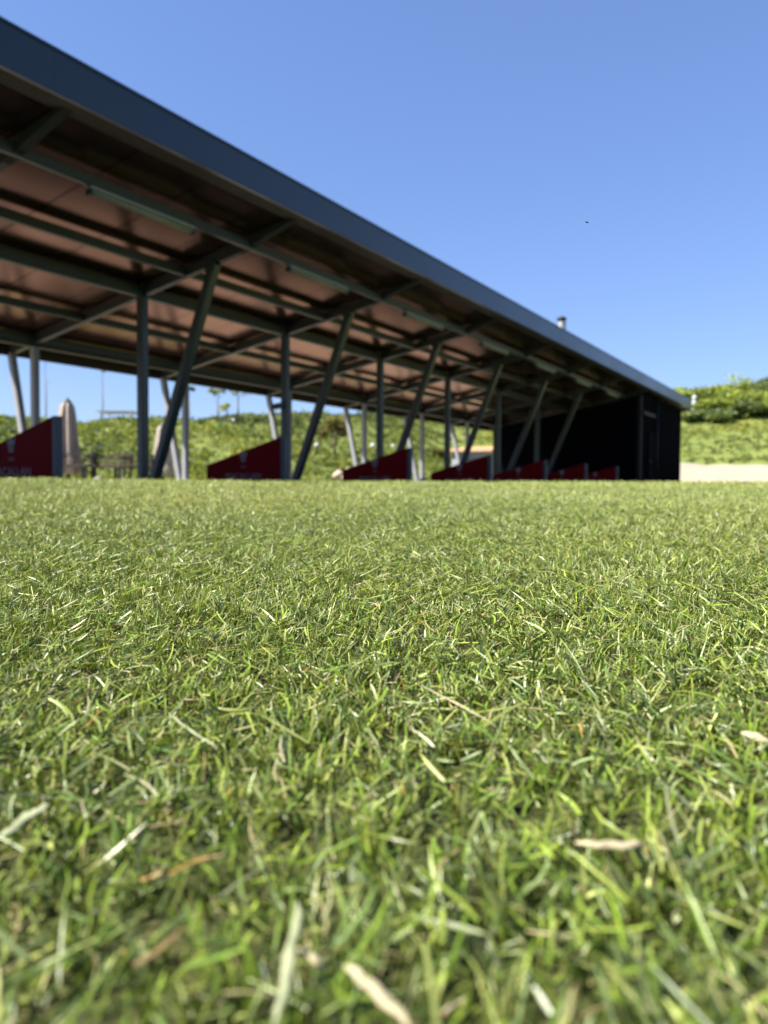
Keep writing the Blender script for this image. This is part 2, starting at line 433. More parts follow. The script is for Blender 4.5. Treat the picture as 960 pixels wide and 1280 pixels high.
# single dry stems lying on the turf, big enough to point at
def straw(pts, r, mat, label, cat='straw', group=None):
    P = [ground_at(x, y, 0.0135 + dz) for x, y, dz in pts]
    # refine to a bent stem with a node
    q = []
    for a, b in zip(P[:-1], P[1:]):
        for k in range(4): q.append(a.lerp(b, k/4))
    q.append(P[-1]); m = len(q)
    rad = [r*(1.0 - 0.25*abs(2*k/(m-1)-1)) * (1.22 if k == m//2 else 1) for k in range(m)]
    rr = random.Random(int(pts[0][0]))
    rad = [a*rr.uniform(0.78, 1.15) for a in rad]
    rad[0] *= 0.35; rad[-1] *= 0.45
    q = [p + Vector((0.0006*math.sin(k*2.1), 0.0006*math.cos(k*1.7), 0.0004*math.sin(k*3.1))) for k, p in enumerate(q)]
    b = MB().tube(q, rad, 10)
    # split, fibrous and flattened: every ring gets its own dents
    vv = []
    for kk, v in enumerate(b.v):
        c = q[min(kk//10, m-1)]; d = Vector(v)-c
        a = kk % 10
        d = d*(1.0 + 0.28*math.sin(a*1.9+pts[0][0]) + 0.12*math.sin(a*3.1 + kk//10)); d.z *= 0.62
        vv.append(tuple(c+d))
    b.v = vv
    return tag(b.build('straw', mat, origin=tuple(q[0])), label, cat, group)
GS = 'dry stems lying on the turf'
straw([(722, 1054, .004), (765, 1057, .004), (806, 1055, .004)], 0.0016, M['straw'], 'short thick tan straw lying level across the grass at lower right', group=GS)
straw([(374, 1128, .008), (362, 1200, .004), (346, 1282, 0)], 0.0011, M['straw_green'], 'long upright pale straw standing at the bottom centre of the turf', group=GS)
straw([(374, 1186, .002), (392, 1199, .002), (408, 1212, .001)], 0.0009, M['straw'], 'small tan straw tip crossing behind the long upright pale straw', group=GS)
straw([(434, 1208, .006), (470, 1238, .004), (516, 1284, .004)], 0.00145, M['straw'], 'thick bent cream straw slanting out of the bottom edge', group=GS)
straw([(212, 893, .004), (240, 914, .004), (274, 936, .002)], 0.0006, M['straw_green'], 'thin whitish green stem slanting over the turf at left', group=GS)
straw([(524, 856, .006), (572, 880, .004), (622, 908, .001)], 0.0006, M['straw'], 'thin arched tan straw in the sharp middle of the turf', group=GS)
straw([(928, 916, .005), (948, 922, .004), (974, 932, .003)], 0.0019, M['straw'], 'cream straw end at the right edge of the turf', group=GS)
straw([(2, 1046, .004), (34, 1022, .004), (64, 1004, .004)], 0.0016, M['straw_green'], 'broad pale cut stem at the left edge of the turf', group=GS)

# ------------------------------------------------------------------ shelter
L0, U1 = 3.5, 4.7663
def Z(z): return z + CZ           # heights were measured from the lens
def raf(v): return Z(3.13 - 0.18*(v-7.85))       # rafter underside
UA, UB = -6.0, 37.05
VF, VR = 6.22, 12.75
sh = empty('shelter', (U1, 9.35, FLOOR), 'long dark steel shelter of open golf bays with slate fascia and brown underside', 'shelter')

mb = MB()                                          # sloping roof deck
RT = 0.19
x0, x1 = UA, UB-0.05
pv = [(VF+0.09, raf(VF+0.09)+RT), (VR-0.06, raf(VR-0.06)+RT)]
vs = [(x, v, z+dz) for x in (x0, x1) for dz in (0, 0.10) for v, z in pv]
mb.add(vs, [(0,1,5,4), (2,6,7,3), (0,4,6,2), (1,3,7,5), (0,2,3,1), (4,5,7,6)])
mb.build('roof', M['roof'], sh)
mb = MB()
fx = UA
while fx < UB-0.1:                                 # folded sheets with open joints
    mb.box((fx, VF, Z(3.53)), (min(fx+L0-0.0015, UB), VF+0.06, Z(3.925))); fx += L0
mb.box((UA, VF+0.02, Z(3.545)), (UB-0.01, VF+0.05, Z(3.90)))
mb.box((UA, VF-0.012, Z(3.905)), (UB, VF+0.075, Z(3.932)))
mb.build('fascia', M['fascia'], sh)
mb = MB(); mb.box((UA, VF+0.062, Z(3.525)), (UB, VF+0.27, Z(3.545)))
mb.build('soffit_lip', M['lip'], sh)
mb = MB(); mb.box((UB-0.045, VF+0.28, raf(VF+0.2)+0.02), (UB+0.0, VF+0.9, raf(VF+0.2)+0.36)); 
vs = [(x, v, z) for x in (UB-0.045, UB) for v, z in ((VF+0.065, raf(VF)+0.03), (VR, raf(VR)+0.03), (VR, raf(VR)+0.42), (VF+0.065, raf(VF)+0.42))]
mb = MB().add(vs, [(3,2,1,0), (4,5,6,7), (0,1,5,4), (1,2,6,5), (2,3,7,6), (3,0,4,7)])
mb.build('gable_trim', M['fascia'], sh)
mb = MB(); mb.box((UA, VR-0.055, raf(VR)-0.005), (UB-0.05, VR, raf(VR)+0.33))
mb.box((UA, VR+0.002, raf(VR)+0.10), (UB-0.05, VR+0.11, raf(VR)+0.22))
mb.build('rear_gutter', M['lip'], sh)

for k in range(-3, 10):
    u = U1 + L0*k
    if u > 36.6: u = 36.6
    side = [(VF+0.07, raf(VF+0.07)+0.14), (7.35, raf(7.35)), (VR-0.06, raf(VR-0.06)), (VR-0.06, raf(VR-0.06)+0.16), (VF+0.07, raf(VF+0.07)+0.175)]
    b = MB().add([(u-0.05, v, z) for v, z in side] + [(u+0.05, v, z) for v, z in side],
                 [tuple(range(5)), tuple(range(9, 4, -1))] + [(i, 5+i, 5+(i+1) % 5, (i+1) % 5) for i in range(5)])
    b.build('rafter', M['steel'], sh)
    if k >= 7: continue
    b = MB().bar((u, 9.35, FLOOR-0.02), (u, 9.35, raf(9.35)-0.002), 0.14, 0.14, up=(0, 1, 0))
    po = b.build('post', M['steel'], sh)
    MB().box((u-0.13, 9.0, FLOOR), (u+0.13, 9.48, FLOOR+0.018)).build('base_plate', M['steel'], po)
    b = MB().bar((u+0.003, 9.17, FLOOR-0.02), (u+0.003, 7.85, raf(7.85)+0.02), 0.136, 0.15, up=(1, 0, 0))
    br = b.build('brace', M['steel'], sh)
    MB().box((u-0.078, 7.79, raf(7.86)-0.10), (u-0.068, 7.97, raf(7.86)+0.05)).build('gusset', M['steel'], br)
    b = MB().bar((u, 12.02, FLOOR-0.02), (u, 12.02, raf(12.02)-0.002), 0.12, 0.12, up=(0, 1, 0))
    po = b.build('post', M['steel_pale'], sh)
    MB().box((u-0.11, 11.88, FLOOR), (u+0.11, 12.34, FLOOR+0.018)).build('base_plate', M['steel'], po)
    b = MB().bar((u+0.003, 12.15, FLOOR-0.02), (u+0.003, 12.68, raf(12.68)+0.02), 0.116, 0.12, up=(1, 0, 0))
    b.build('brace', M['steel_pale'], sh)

for v, w, h, nm in ((7.2, 0.09, 0.12, 'purlin'), (8.4, 0.09, 0.12, 'purlin'), (9.35, 0.13, 0.17, 'girder'), (10.7, 0.08, 0.12, 'purlin'), (12.02, 0.14, 0.17, 'girder')):
    zc = raf(v)+0.012+h/2 if nm == 'purlin' else raf(v)+h/2-0.006
    MB().bar((UA, v, zc), (UB-0.06, v, zc), w, h).build(nm, M['steel'], sh)
MB().box((UA, 11.94, raf(12.02)-0.05), (29.2, 12.095, raf(12.02)-0.008)).build('sill_rail', M['lip'], sh)

# closed room at the far end of the shelter
RU0, RU1 = 29.15, 36.8
def sheet_wall(a, b, t, zfun, name, ribs):
    """vertical clad wall from a to b (x,y), with standing ribs"""
    ax, ay = a; bx, by = b; d = Vector((bx-ax, by-ay, 0)); ln = d.length; d.normalize(); nn = Vector((d.y, -d.x, 0))
    m = MB(); n = max(2, int(ln/ribs))
    for k in range(n):
        s0, s1 = ln*k/n, ln*(k+1)/n
        for (q0, q1, e) in ((s0, s0+(s1-s0)*0.82, 0.0), (s0+(s1-s0)*0.82, s1, 0.018)):
            p = [Vector((ax, ay, 0))+d*q0, Vector((ax, ay, 0))+d*q1]
            o = nn*(t/2+e)
            vs = [p[0]+o, p[1]+o, p[1]-o, p[0]-o]
            z0 = [FLOOR-0.02]*4; z1 = [zfun(q.y) for q in vs]
            m.add([(q.x, q.y, z) for q, z in zip(vs, z0)] + [(q.x, q.y, z) for q, z in zip(vs, z1)],
                  [(3,2,1,0), (4,5,6,7), (0,1,5,4), (1,2,6,5), (2,3,7,6), (3,0,4,7)])
    return m.build(name, M['room'], sh)
rz = lambda v: raf(max(VF+.3, min(VR-0.1, v)))+0.14
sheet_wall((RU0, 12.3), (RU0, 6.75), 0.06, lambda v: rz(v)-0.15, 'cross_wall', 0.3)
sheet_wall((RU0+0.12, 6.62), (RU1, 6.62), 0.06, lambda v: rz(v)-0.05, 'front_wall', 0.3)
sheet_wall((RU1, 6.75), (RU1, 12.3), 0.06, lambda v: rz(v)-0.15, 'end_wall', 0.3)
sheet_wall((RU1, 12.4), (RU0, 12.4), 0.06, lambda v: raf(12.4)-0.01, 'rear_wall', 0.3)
MB().bar((RU0, 6.66, FLOOR-0.02), (RU0, 6.66, raf(6.66)-0.004), 0.15, 0.15, up=(0, 1, 0)).build('corner_post', M['trim'], sh)
MB().bar((RU0+0.08, 6.545, Z(2.72)), (RU0+2.0, 6.545, Z(2.72)), 0.06, 0.12).build('lintel', M['trim'], sh)
dm = MB().box((RU0+0.95, 6.52, FLOOR), (RU0+1.95, 6.575, FLOOR+2.15))
dr = dm.build('door', M['room'], sh)
MB().tube([(RU0+1.05, 6.50, FLOOR+1.02), (RU0+1.05, 6.46, FLOOR+1.02), (RU0+1.17, 6.46, FLOOR+1.02)], 0.011, 7).build('handle', M['galv'], dr)
MB().tube([(RU0+2.4, 6.53, FLOOR), (RU0+2.4, 6.53, raf(6.6))], 0.045, 10).build('downpipe', M['trim'], sh)

# vent above the roof edge
vx, vv = 20.0, 6.62
rz0 = raf(vv)+RT+0.1
vb = MB().lathe((vx, vv, rz0-0.03), [(0.20, 0), (0.20, 0.05), (0.115, 0.09), (0.11, 0.72), (0.10, 0.73)], 16)
vn = vb.build('vent_pipe', M['galv'], sh)
MB().lathe((vx, vv, rz0+0.73), [(0.10, -0.02), (0.10, 0.03), (0.135, 0.032), (0.125, 0.07), (0.05, 0.11)], 16).build('vent_cap', M['dark_metal'], vn)

# strip lights under the front purlin
ORD = ['nearest', 'second', 'third', 'fourth', 'fifth', 'sixth', 'seventh', 'farthest']
def strip_light(u, label):
    t = empty('strip_light', (u, 7.2, raf(7.2)+0.012), label, 'strip light', 'strip lights under the front beam')
    z = raf(7.2)+0.009
    MB().box((u-0.78, 7.155, z-0.030), (u+0.78, 7.245, z)).build('housing', M['steel_pale'], t)
    m = MB()
    m.tube([(u-0.76, 7.2, z-0.056), (u+0.76, 7.2, z-0.056)], 0.034, 10)
    m.build('diffuser', M['tube'], t)
    for s in (-1, 1):
        MB().box((u+s*0.775-0.018, 7.158, z-0.095), (u+s*0.775+0.018, 7.242, z-0.032)).build('end_cap', M['dark_metal'], t)
for k in range(7):
    strip_light(U1 + L0*(k+0.47), {0: 'unlit strip light under the front beam, nearest of its row and longest looking',
        6: 'unlit strip light under the front beam, farthest of its row, by the dark room'}.get(k, 'unlit strip light under the front beam, %s of its row from the near end' % ORD[k]))

# ------------------------------------------------------------------ bay dividers
def text_mesh(body, size, mat, name, parent, loc, width=None):
    cu = bpy.data.curves.new(name, 'FONT'); cu.body = body; cu.size = size; cu.align_x = 'CENTER'; cu.extrude = 0.0015
    o = bpy.data.objects.new(name, cu); COL.objects.link(o)
    bpy.context.view_layer.update()
    dg = bpy.context.evaluated_depsgraph_get()
    me = bpy.data.meshes.new_from_object(o.evaluated_get(dg))
    COL.objects.unlink(o); bpy.data.objects.remove(o); bpy.data.curves.remove(cu)
    n = len(me.vertices); co = np.empty(n*3, np.float32); me.vertices.foreach_get('co', co); co = co.reshape(-1, 3)
    if width:
        co[:, 0] *= width/(co[:, 0].max()-co[:, 0].min())
    # lettering faces -u; reading direction runs towards -v (to the right as seen from the lawn)
    out = np.stack([-co[:, 2], -co[:, 0], co[:, 1]], -1)
    me.vertices.foreach_set('co', out.ravel()); me.update()
    me.materials.clear(); me.materials.append(mat)
    q = bpy.data.objects.new(name, me); COL.objects.link(q); q.parent = parent
    q.location = Vector(loc) - parent_world(parent)
    return q

def copy_tree(o, parent=None):
    c = o.copy(); COL.objects.link(c)
    if parent: c.parent = parent
    for ch in list(o.children): copy_tree(ch, c)
    return c

def make_divider():
    u = U1
    t = empty('bay_divider', (u, 6.63, FLOOR), '', 'bay divider', 'dark red dividers between the golf bays')
    f0, f1 = 6.63, 8.0
    zt, zb = Z(0.645), Z(0.255)
    th = 0.022
    prof = [(f0, FLOOR+0.02), (f1, FLOOR+0.02), (f1, zb), (f1-0.03, zb+0.025), (f0+0.02, zt), (f0, zt-0.01)]
    vs = [(u-th, v, z) for v, z in prof] + [(u+th, v, z) for v, z in prof]; n = len(prof)
    m = MB().add(vs, [tuple(range(n)), tuple(range(2*n-1, n-1, -1))] + [(i, n+i, n+(i+1) % n, (i+1) % n) for i in range(n)])
    pn = m.build('panel', M['red'], t)
    MB().bar((u, 6.589, FLOOR), (u, 6.589, zt+0.006), 0.075, 0.075, up=(0, 1, 0)).build('end_post', M['edge'], t)
    MB().box((u-0.09, 6.50, FLOOR), (u+0.09, f1, FLOOR+0.019)).build('foot_rail', M['dark_metal'], t)
    c = 7.30
    # crest: crown-like figure over a short bar
    e = MB()
    def plate(pts):
        n = len(pts); x = u-th-0.004; y = u-th-0.0005
        e.add([(x, c-a, Z(b)) for a, b in pts] + [(y, c-a, Z(b)) for a, b in pts],
              [tuple(range(n-1, -1, -1)), tuple(range(n, 2*n))] + [(i, (i+1) % n, n+(i+1) % n, n+i) for i in range(n)])
    plate([(-0.055, 0.385), (0.055, 0.385), (0.075, 0.47), (0.03, 0.43), (0.0, 0.485), (-0.03, 0.43), (-0.075, 0.47)])
    plate([(-0.05, 0.355), (0.05, 0.355), (0.05, 0.375), (-0.05, 0.375)])
    plate([(-0.03, 0.315), (0.03, 0.315), (0.045, 0.345), (-0.045, 0.345)])
    e.build('emblem', M['letter'], pn)
    text_mesh('THE', 0.05, M['letter'], 'lettering', pn, (u-th-0.003, c, Z(0.225)), 0.10)
    text_mesh('MACALLAN', 0.125, M['letter'], 'lettering', pn, (u-th-0.003, c, Z(0.075)), 0.64)
    return t
dv = make_divider()
DL = ['dark red sloping bay divider with crest, largest and cut by the left edge',
      'dark red sloping bay divider with crest beside the second leaning brace from the left',
      'dark red sloping bay divider standing beside sunlit pale rear legs, third from the left',
      'dark red sloping bay divider below the small far grey hut, fourth from the left',
      'dark red sloping bay divider where the open view ends at the dark cross wall',
      'small dark red sloping bay divider before the dark cross wall, second to last',
      'smallest dark red sloping bay divider, last of its row by the closed dark room']
for k in range(7):
    o = dv if k == 0 else copy_tree(dv)
    o.location = (U1+L0*k, 6.63, FLOOR); o['label'] = DL[k]

# little box lamps on two posts
def box_lamp(x, y, v, u, label):
    d = ray(x, y); s = (u-0.0)/d.x; z = EYE.z + d.z*s
    t = empty('box_lamp', (u-0.075, v, z), label, 'lamp', 'small box lamps on the posts')
    MB().bar((u-0.08, v+0.02, z), (u-0.15, v+0.05, z+0.02), 0.02, 0.02).build('bracket', M['dark_metal'], t)
    MB().bar((u-0.15, v-0.03, z), (u-0.15, v+0.16, z-0.02), 0.13, 0.10).build('housing', M['dark_metal'], t)
box_lamp(352, 508, 9.35, U1+2*L0, 'small dark box lamp on the side of the second upright front post')
box_lamp(238, 492, 12.02, U1+2*L0, 'small dark box lamp high on a rear post behind a leaning brace')

# ------------------------------------------------------------------ patio behind
def parasol(px, dist, h, r, label):
    p = on_ground(px, dist); p.z = max(p.z, FLOOR)
    t = empty('closed_parasol', p, label, 'parasol', 'closed beige parasols behind the shelter')
    fold = lambda a, i: 1 + 0.22*math.sin(6*a + i*0.15) + 0.10*math.sin(11*a+1)
    prof = [(r*0.86, h*0.15), (r*1.04, h*0.18), (r*1.0, h*0.32), (r*0.88, h*0.36), (r*0.90, h*0.45), (r*0.78, h*0.65), (r*0.66, h*0.82), (r*0.54, h*0.93), (r*0.36, h*0.985)]
    MB().lathe(p, prof, 48, fold).build('canopy', M['canvas'], t)
    MB().tube([p+Vector((0, 0, 0.04)), p+Vector((0, 0, h*0.99))], 0.03, 10).build('pole', M['steel'], t)
    MB().lathe(p, [(0.30, 0), (0.30, 0.05), (0.06, 0.07), (0.05, 0.25)], 20).build('base', M['dark_metal'], t)
    MB().lathe(p+Vector((0, 0, h*0.975)), [(r*0.42, 0), (r*0.40, 0.03), (r*0.15, 0.09), (0.01, 0.12)], 16).build('cap', M['dark_metal'], t)
    MB().lathe(p+Vector((0, 0, h*0.335)), [(r*0.83, 0), (r*0.86, 0.02), (r*0.83, 0.05)], 24).build('tie_strap', M['dark_metal'], t)
parasol(85, 18.2, 1.86, 0.24, 'tall closed beige parasol with dark cap beside the largest red divider')
parasol(204, 22.5, 1.72, 0.25, 'smaller closed beige parasol between the first front post and its brace')

def bench(px, dist, w, label, yaw):
    p = on_ground(px, dist); p.z = max(p.z, FLOOR)
    t = empty('bench', p, label, 'bench', 'slatted benches behind the shelter')
    c, s = math.cos(yaw), math.sin(yaw)
    def T(a, b, z): return (p.x + a*c - b*s, p.y + a*s + b*c, p.z + z)
    m = MB()
    for k in range(5): m.bar(T(-w/2, -0.2+0.1*k, 0.43), T(w/2, -0.2+0.1*k, 0.43), 0.075, 0.03)
    m.build('seat', M['wood'], t)
    m = MB()
    for k in range(4): m.bar(T(-w/2, 0.27+0.02*k, 0.47+0.075*k), T(w/2, 0.27+0.02*k, 0.47+0.075*k), 0.02, 0.036)
    m.build('backrest', M['wood'], t)
    for sx in (-1, 1):
        MB().bar(T(sx*(w/2-0.06), -0.2, 0), T(sx*(w/2-0.06), -0.2, 0.413), 0.05, 0.05, up=(0, 1, 0)).build('leg', M['dark_metal'], t)
        MB().bar(T(sx*(w/2-0.06), 0.26, 0), T(sx*(w/2-0.06), 0.37, 0.74), 0.05, 0.05, up=(1, 0, 0)).build('leg', M['dark_metal'], t)
        MB().bar(T(sx*(w/2-0.06), -0.22, 0.62), T(sx*(w/2-0.06), 0.33, 0.62), 0.05, 0.035).build('armrest', M['wood'], t)
bench(88, 17.4, 0.85, 'short dark slatted bench right in front of the tall closed parasol', TH+0.1-math.pi/2)
bench(132, 17.6, 0.95, 'dark slatted bench standing between tall parasol and first front post', TH-0.15-math.pi/2)
bench(166, 18.0, 0.75, 'dark slatted bench just left of the first front post', TH-0.05-math.pi/2)

def rock(px, dist, sx, sz, mat, label, lift=0.0):
    p = on_ground(px, dist); p.z += lift
    V, F = [], []
    n, m = 14, 8
    r = random.Random(int(px*7))
    off = [r.uniform(0, 6.28) for _ in range(6)]
    for i in range(m+1):
        f = math.pi*i/m
        for k in range(n):
            t = 2*math.pi*k/n
            d = 1 + 0.14*math.sin(2*t+off[0]+f) + 0.10*math.sin(3*t+off[1]-2*f) + 0.08*math.sin(5*f+off[2]+t)
            V.append((p.x+sx*d*math.sin(f)*math.cos(t), p.y+sx*0.8*d*math.sin(f)*math.sin(t), p.z+sz*(0.55+d*math.cos(f))))
    for i in range(m):
        for k in range(n): F.append((i*n+k, (i+1)*n+k, (i+1)*n+(k+1) % n, i*n+(k+1) % n))
    b = MB().add(V, F, True).build('boulder', mat, origin=tuple(p))
    tag(b, label, 'boulder', 'boulders behind the shelter')
rock(122, 15.9, 0.17, 0.14, M['grey_stone'], 'grey boulder under the benches')
rock(424, 31, 0.27, 0.2, M['stone'], 'pinkish boulder in the weeds under the olive tree, left one of a pair', 0.35)
rock(438, 25, 0.30, 0.24, M['stone'], 'pale boulder behind the low end of the third red divider', 0.25)
rock(530, 21.5, 0.20, 0.2, M['stone'], 'small peach boulder between the third and fourth red dividers')

def globe(px, py, r, label):
    p = ground_at(px, py+r*12, 0)
    t = empty('globe_light', p, label, 'garden light', 'white globe lights on the slope')
    MB().tube([p+Vector((0, 0, -0.05)), p+Vector((0, 0, 0.24))], 0.03, 8).build('stem', M['dark_metal'], t)
    MB().lathe(p+Vector((0, 0, 0.22+r)), [(r*math.sin(math.pi*k/10)+0.002, -r*math.cos(math.pi*k/10)) for k in range(11)], 16).build('globe', M['white'], t)
globe(292, 531, 0.10, 'small white globe light high on the slope above the second red divider')
globe(396, 563, 0.12, 'white globe light in the weeds right of a leaning brace')
globe(466, 563, 0.15, 'white globe light left of the third upright front post')
globe(491, 563, 0.12, 'white globe light right of the third upright front post')

# grey hut beyond
p = on_ground(597, 44)
def hut(p):
    t = empty('hut', p, 'small far grey hut with blue base and terracotta roof edge', 'hut')
    w, d, h = 2.3, 2.0, 2.2
    x, y, z = p
    z -= 0.3
    MB().box((x-d/2, y-w/2, z+0.9), (x+d/2, y+w/2, z+h)).build('wall', M['hut_wall'], t)
    MB().box((x-d/2-0.04, y-w/2-0.04, z), (x+d/2+0.04, y+w/2+0.04, z+0.9)).build('plinth', M['hut_blue'], t)
    MB().add([(x-d/2-0.25, y-w/2-0.25, z+h), (x+d/2+0.25, y-w/2-0.25, z+h), (x+d/2+0.25, y+w/2+0.25, z+h), (x-d/2-0.25, y+w/2+0.25, z+h),
              (x-d/2-0.25, y-w/2-0.25, z+h+0.12), (x+d/2+0.25, y-w/2-0.25, z+h+0.12), (x+d/2+0.25, y+w/2+0.25, z+h+0.12), (x-d/2-0.25, y+w/2+0.25, z+h+0.12),
              (x, y-w/2+0.3, z+h+0.3), (x, y+w/2-0.3, z+h+0.3)],
             [(3,2,1,0), (0,1,5,4), (1,2,6,5), (2,3,7,6), (3,0,4,7), (4,5,8), (5,6,9,8), (6,7,9), (7,4,8,9)]).build('roof', M['terracotta'], t)
    MB().box((x-d/2-0.045, y-0.35, z+1.15), (x-d/2-0.002, y+0.35, z+1.85)).build('window', M['dark_metal'], t)
hut(p)

# pergola on the ridge
p = ground_at(150, 526)
def pergola(p):
    t = empty('pergola', p, 'grey flat pergola far off on the ridge between thin young trees', 'pergola')
    dx = SIDE
    for s in (-1, 1):
        for q in (-1, 1):
            a = p + dx*0.85*s + Vector((FF.x, FF.y, 0))*0.7*q
            MB().bar(a+Vector((0, 0, -0.5)), a+Vector((0, 0, 0.44)), 0.07, 0.07, up=(0, 1, 0)).build('post', M['hut_wall'], t)
    m = MB()
    for k in range(9):
        a = p + Vector((FF.x, FF.y, 0))*(0.9*(k/4-1)) + Vector((0, 0, 0.47))
        m.bar(a-dx*1.05, a+dx*1.05, 0.04, 0.06)
    m.build('roof', M['hut_wall'], t)
pergola(p)

# white marker on the far ridge
p = on_ground(866, 64)
t = empty('white_tower', p, 'small white tower on the far ridge right of the shelter roof end', 'tower')
MB().lathe(p, [(0.20, -0.4), (0.18, 0.4), (0.15, 1.0), (0.15, 1.05)], 14).build('shaft', M['white'], t)
MB().lathe(p+Vector((0, 0, 1.05)), [(0.20, 0), (0.20, 0.06), (0.09, 0.2), (0.02, 0.26)], 14).build('cap', M['white'], t)

# ------------------------------------------------------------------ foliage
def leaf_cloud(P, size, cols, rnd, flat=0.5):
    """one bent-ish quad leaf at every point"""
    n = len(P)
    a = rnd.normal(size=(n, 3)); a[:, 2] *= flat; a /= np.linalg.norm(a, axis=1)[:, None]
    b = rnd.normal(size=(n, 3)); b -= (b*a).sum(1)[:, None]*a; b /= np.linalg.norm(b, axis=1)[:, None]
    s = size*rnd.uniform(0.6, 1.4, n)[:, None]
    V = np.stack([P-a*s, P+b*s*0.42, P+a*s, P-b*s*0.42], 1).reshape(-1, 3)
    F = np.arange(n*4).reshape(-1, 4)
    return V, F, np.repeat(cols, 4, 0)

FOL = {'green': np.array([[0.115, 0.150, 0.030], [0.15, 0.185, 0.036], [0.20, 0.22, 0.05], [0.08, 0.105, 0.024]]),
       'dark': np.array([[0.055, 0.078, 0.028], [0.075, 0.10, 0.03], [0.10, 0.125, 0.038], [0.045, 0.06, 0.022]]),
       'olive': np.array([[0.13, 0.115, 0.028], [0.16, 0.13, 0.035], [0.105, 0.10, 0.026], [0.19, 0.14, 0.045]]),
       'yellow': np.array([[0.26, 0.25, 0.035], [0.30, 0.28, 0.03], [0.17, 0.20, 0.04], [0.20, 0.22, 0.05]])}

def crown_points(c, rx, rz, n, rnd, lobes=9):
    L_ = rnd.normal(size=(lobes, 3)); L_ /= np.linalg.norm(L_, axis=1)[:, None]; L_[:, 2] = np.abs(L_[:, 2])*0.9-0.25
    L_ *= rnd.uniform(0.45, 0.85, (lobes, 1))
    lr = rnd.uniform(0.25, 0.5, lobes)
    k = rnd.integers(0, lobes, n)
    q = rnd.normal(size=(n, 3)); q /= np.linalg.norm(q, axis=1)[:, None]; q *= (rnd.random(n)**0.4)[:, None]
    P = L_[k] + q*lr[k][:, None]
    return np.array(c) + P*np.array([rx, rx, rz]), k

def plant(name, p, rx, rz, zc, n, kind, label, cat, group, leaf=0.12, trunk=0.05, seed=1, stake=False):
    rnd = np.random.default_rng(seed)
    t = empty(name, p, label, cat, group)
    P, k = crown_points((p.x, p.y, p.z+zc), rx, rz, n, rnd)
    pal = FOL[kind]; cols = pal[rnd.integers(0, len(pal), n)]*rnd.uniform(0.75, 1.25, (n, 1))
    lob = np.random.default_rng(seed+99).uniform(0.75, 1.3, 20)
    cols = cols*lob[k % 20][:, None]*(1.85 if name == 'bush' else 1.0)
    V, F, C = leaf_cloud(P, leaf, cols, rnd)
    np_mesh('foliage' if zc < rz*1.2 else 'crown', V, F, M['leaf'], C, parent=t)
    m = MB()
    top = p + Vector((0.05*rx, -0.04*rx, zc+rz*0.2))
    mid = p.lerp(top, 0.5) + Vector((0.04*rx, 0.05*rx, 0))
    m.tube([p-Vector((0, 0, 0.25)), mid, top], [trunk, trunk*0.75, trunk*0.35], 7)
    for q in range(5):
        a = q*1.3+seed; s = mid.lerp(top, 0.2+0.15*q)
        m.tube([s, s+Vector((math.cos(a)*rx*0.55, math.sin(a)*rx*0.55, rz*0.45))], [trunk*0.4, trunk*0.12], 5)
    m.build('stem' if zc < rz*1.2 else 'trunk', M['bark'], t)
    if stake:
        o = Vector((0.22, 0.1, 0))
        MB().tube([p+o-Vector((0, 0, 0.2)), p+o+Vector((0, 0, zc*0.7))], 0.028, 6).build('stake', M['stake'], t)
    return t

YT = 'young staked trees on the ridge'
def young(px, base_py, crown_py, r, label, seed, kind='green', n=110):
    p = ground_at(px, base_py)
    dist = (p-EYE).length
    zc = (base_py-crown_py)/FPX*dist + 0.2
    plant('young_tree', p, r, r*0.8, zc, n, kind, label, 'young tree', YT, leaf=0.13, trunk=0.035, seed=seed, stake=True)
young(57, 528, 458, 0.6, 'thin young tree close to the first rear post, crown just under the roof edge', 31)
young(128, 526, 468, 0.75, 'thin young tree rising beside the far pergola', 32)
young(236, 526, 491, 0.55, 'thin young tree half hidden by the first leaning brace', 33, 'dark')
young(272, 526, 496, 0.6, 'small sparse young tree, left one of the close pair on the ridge', 34)
young(297, 526, 493, 0.9, 'young tree with wider crown, right one of the close pair on the ridge', 35, n=200)
young(283, 528, 514, 0.45, 'slim yellow green sapling between the close pair of young trees', 36, 'yellow')

p = ground_at(418, 572)
plant('olive_tree', p, 1.15, 1.05, 1.55, 2600, 'olive', 'bushy olive brown tree behind the third front frame', 'tree', None, leaf=0.09, trunk=0.09, seed=41)
p = ground_at(548, 575)
plant('shrub', p, 0.5, 0.55, 0.45, 700, 'olive', 'rusty brown shrub left of the small far grey hut', 'shrub', None, leaf=0.08, trunk=0.03, seed=42)
p = ground_at(428, 594)
plant('shrub', p, 0.40, 0.28, 0.25, 700, 'yellow', 'low yellow flowering shrub at the low end of the third red divider', 'shrub', None, leaf=0.06, trunk=0.02, seed=43)

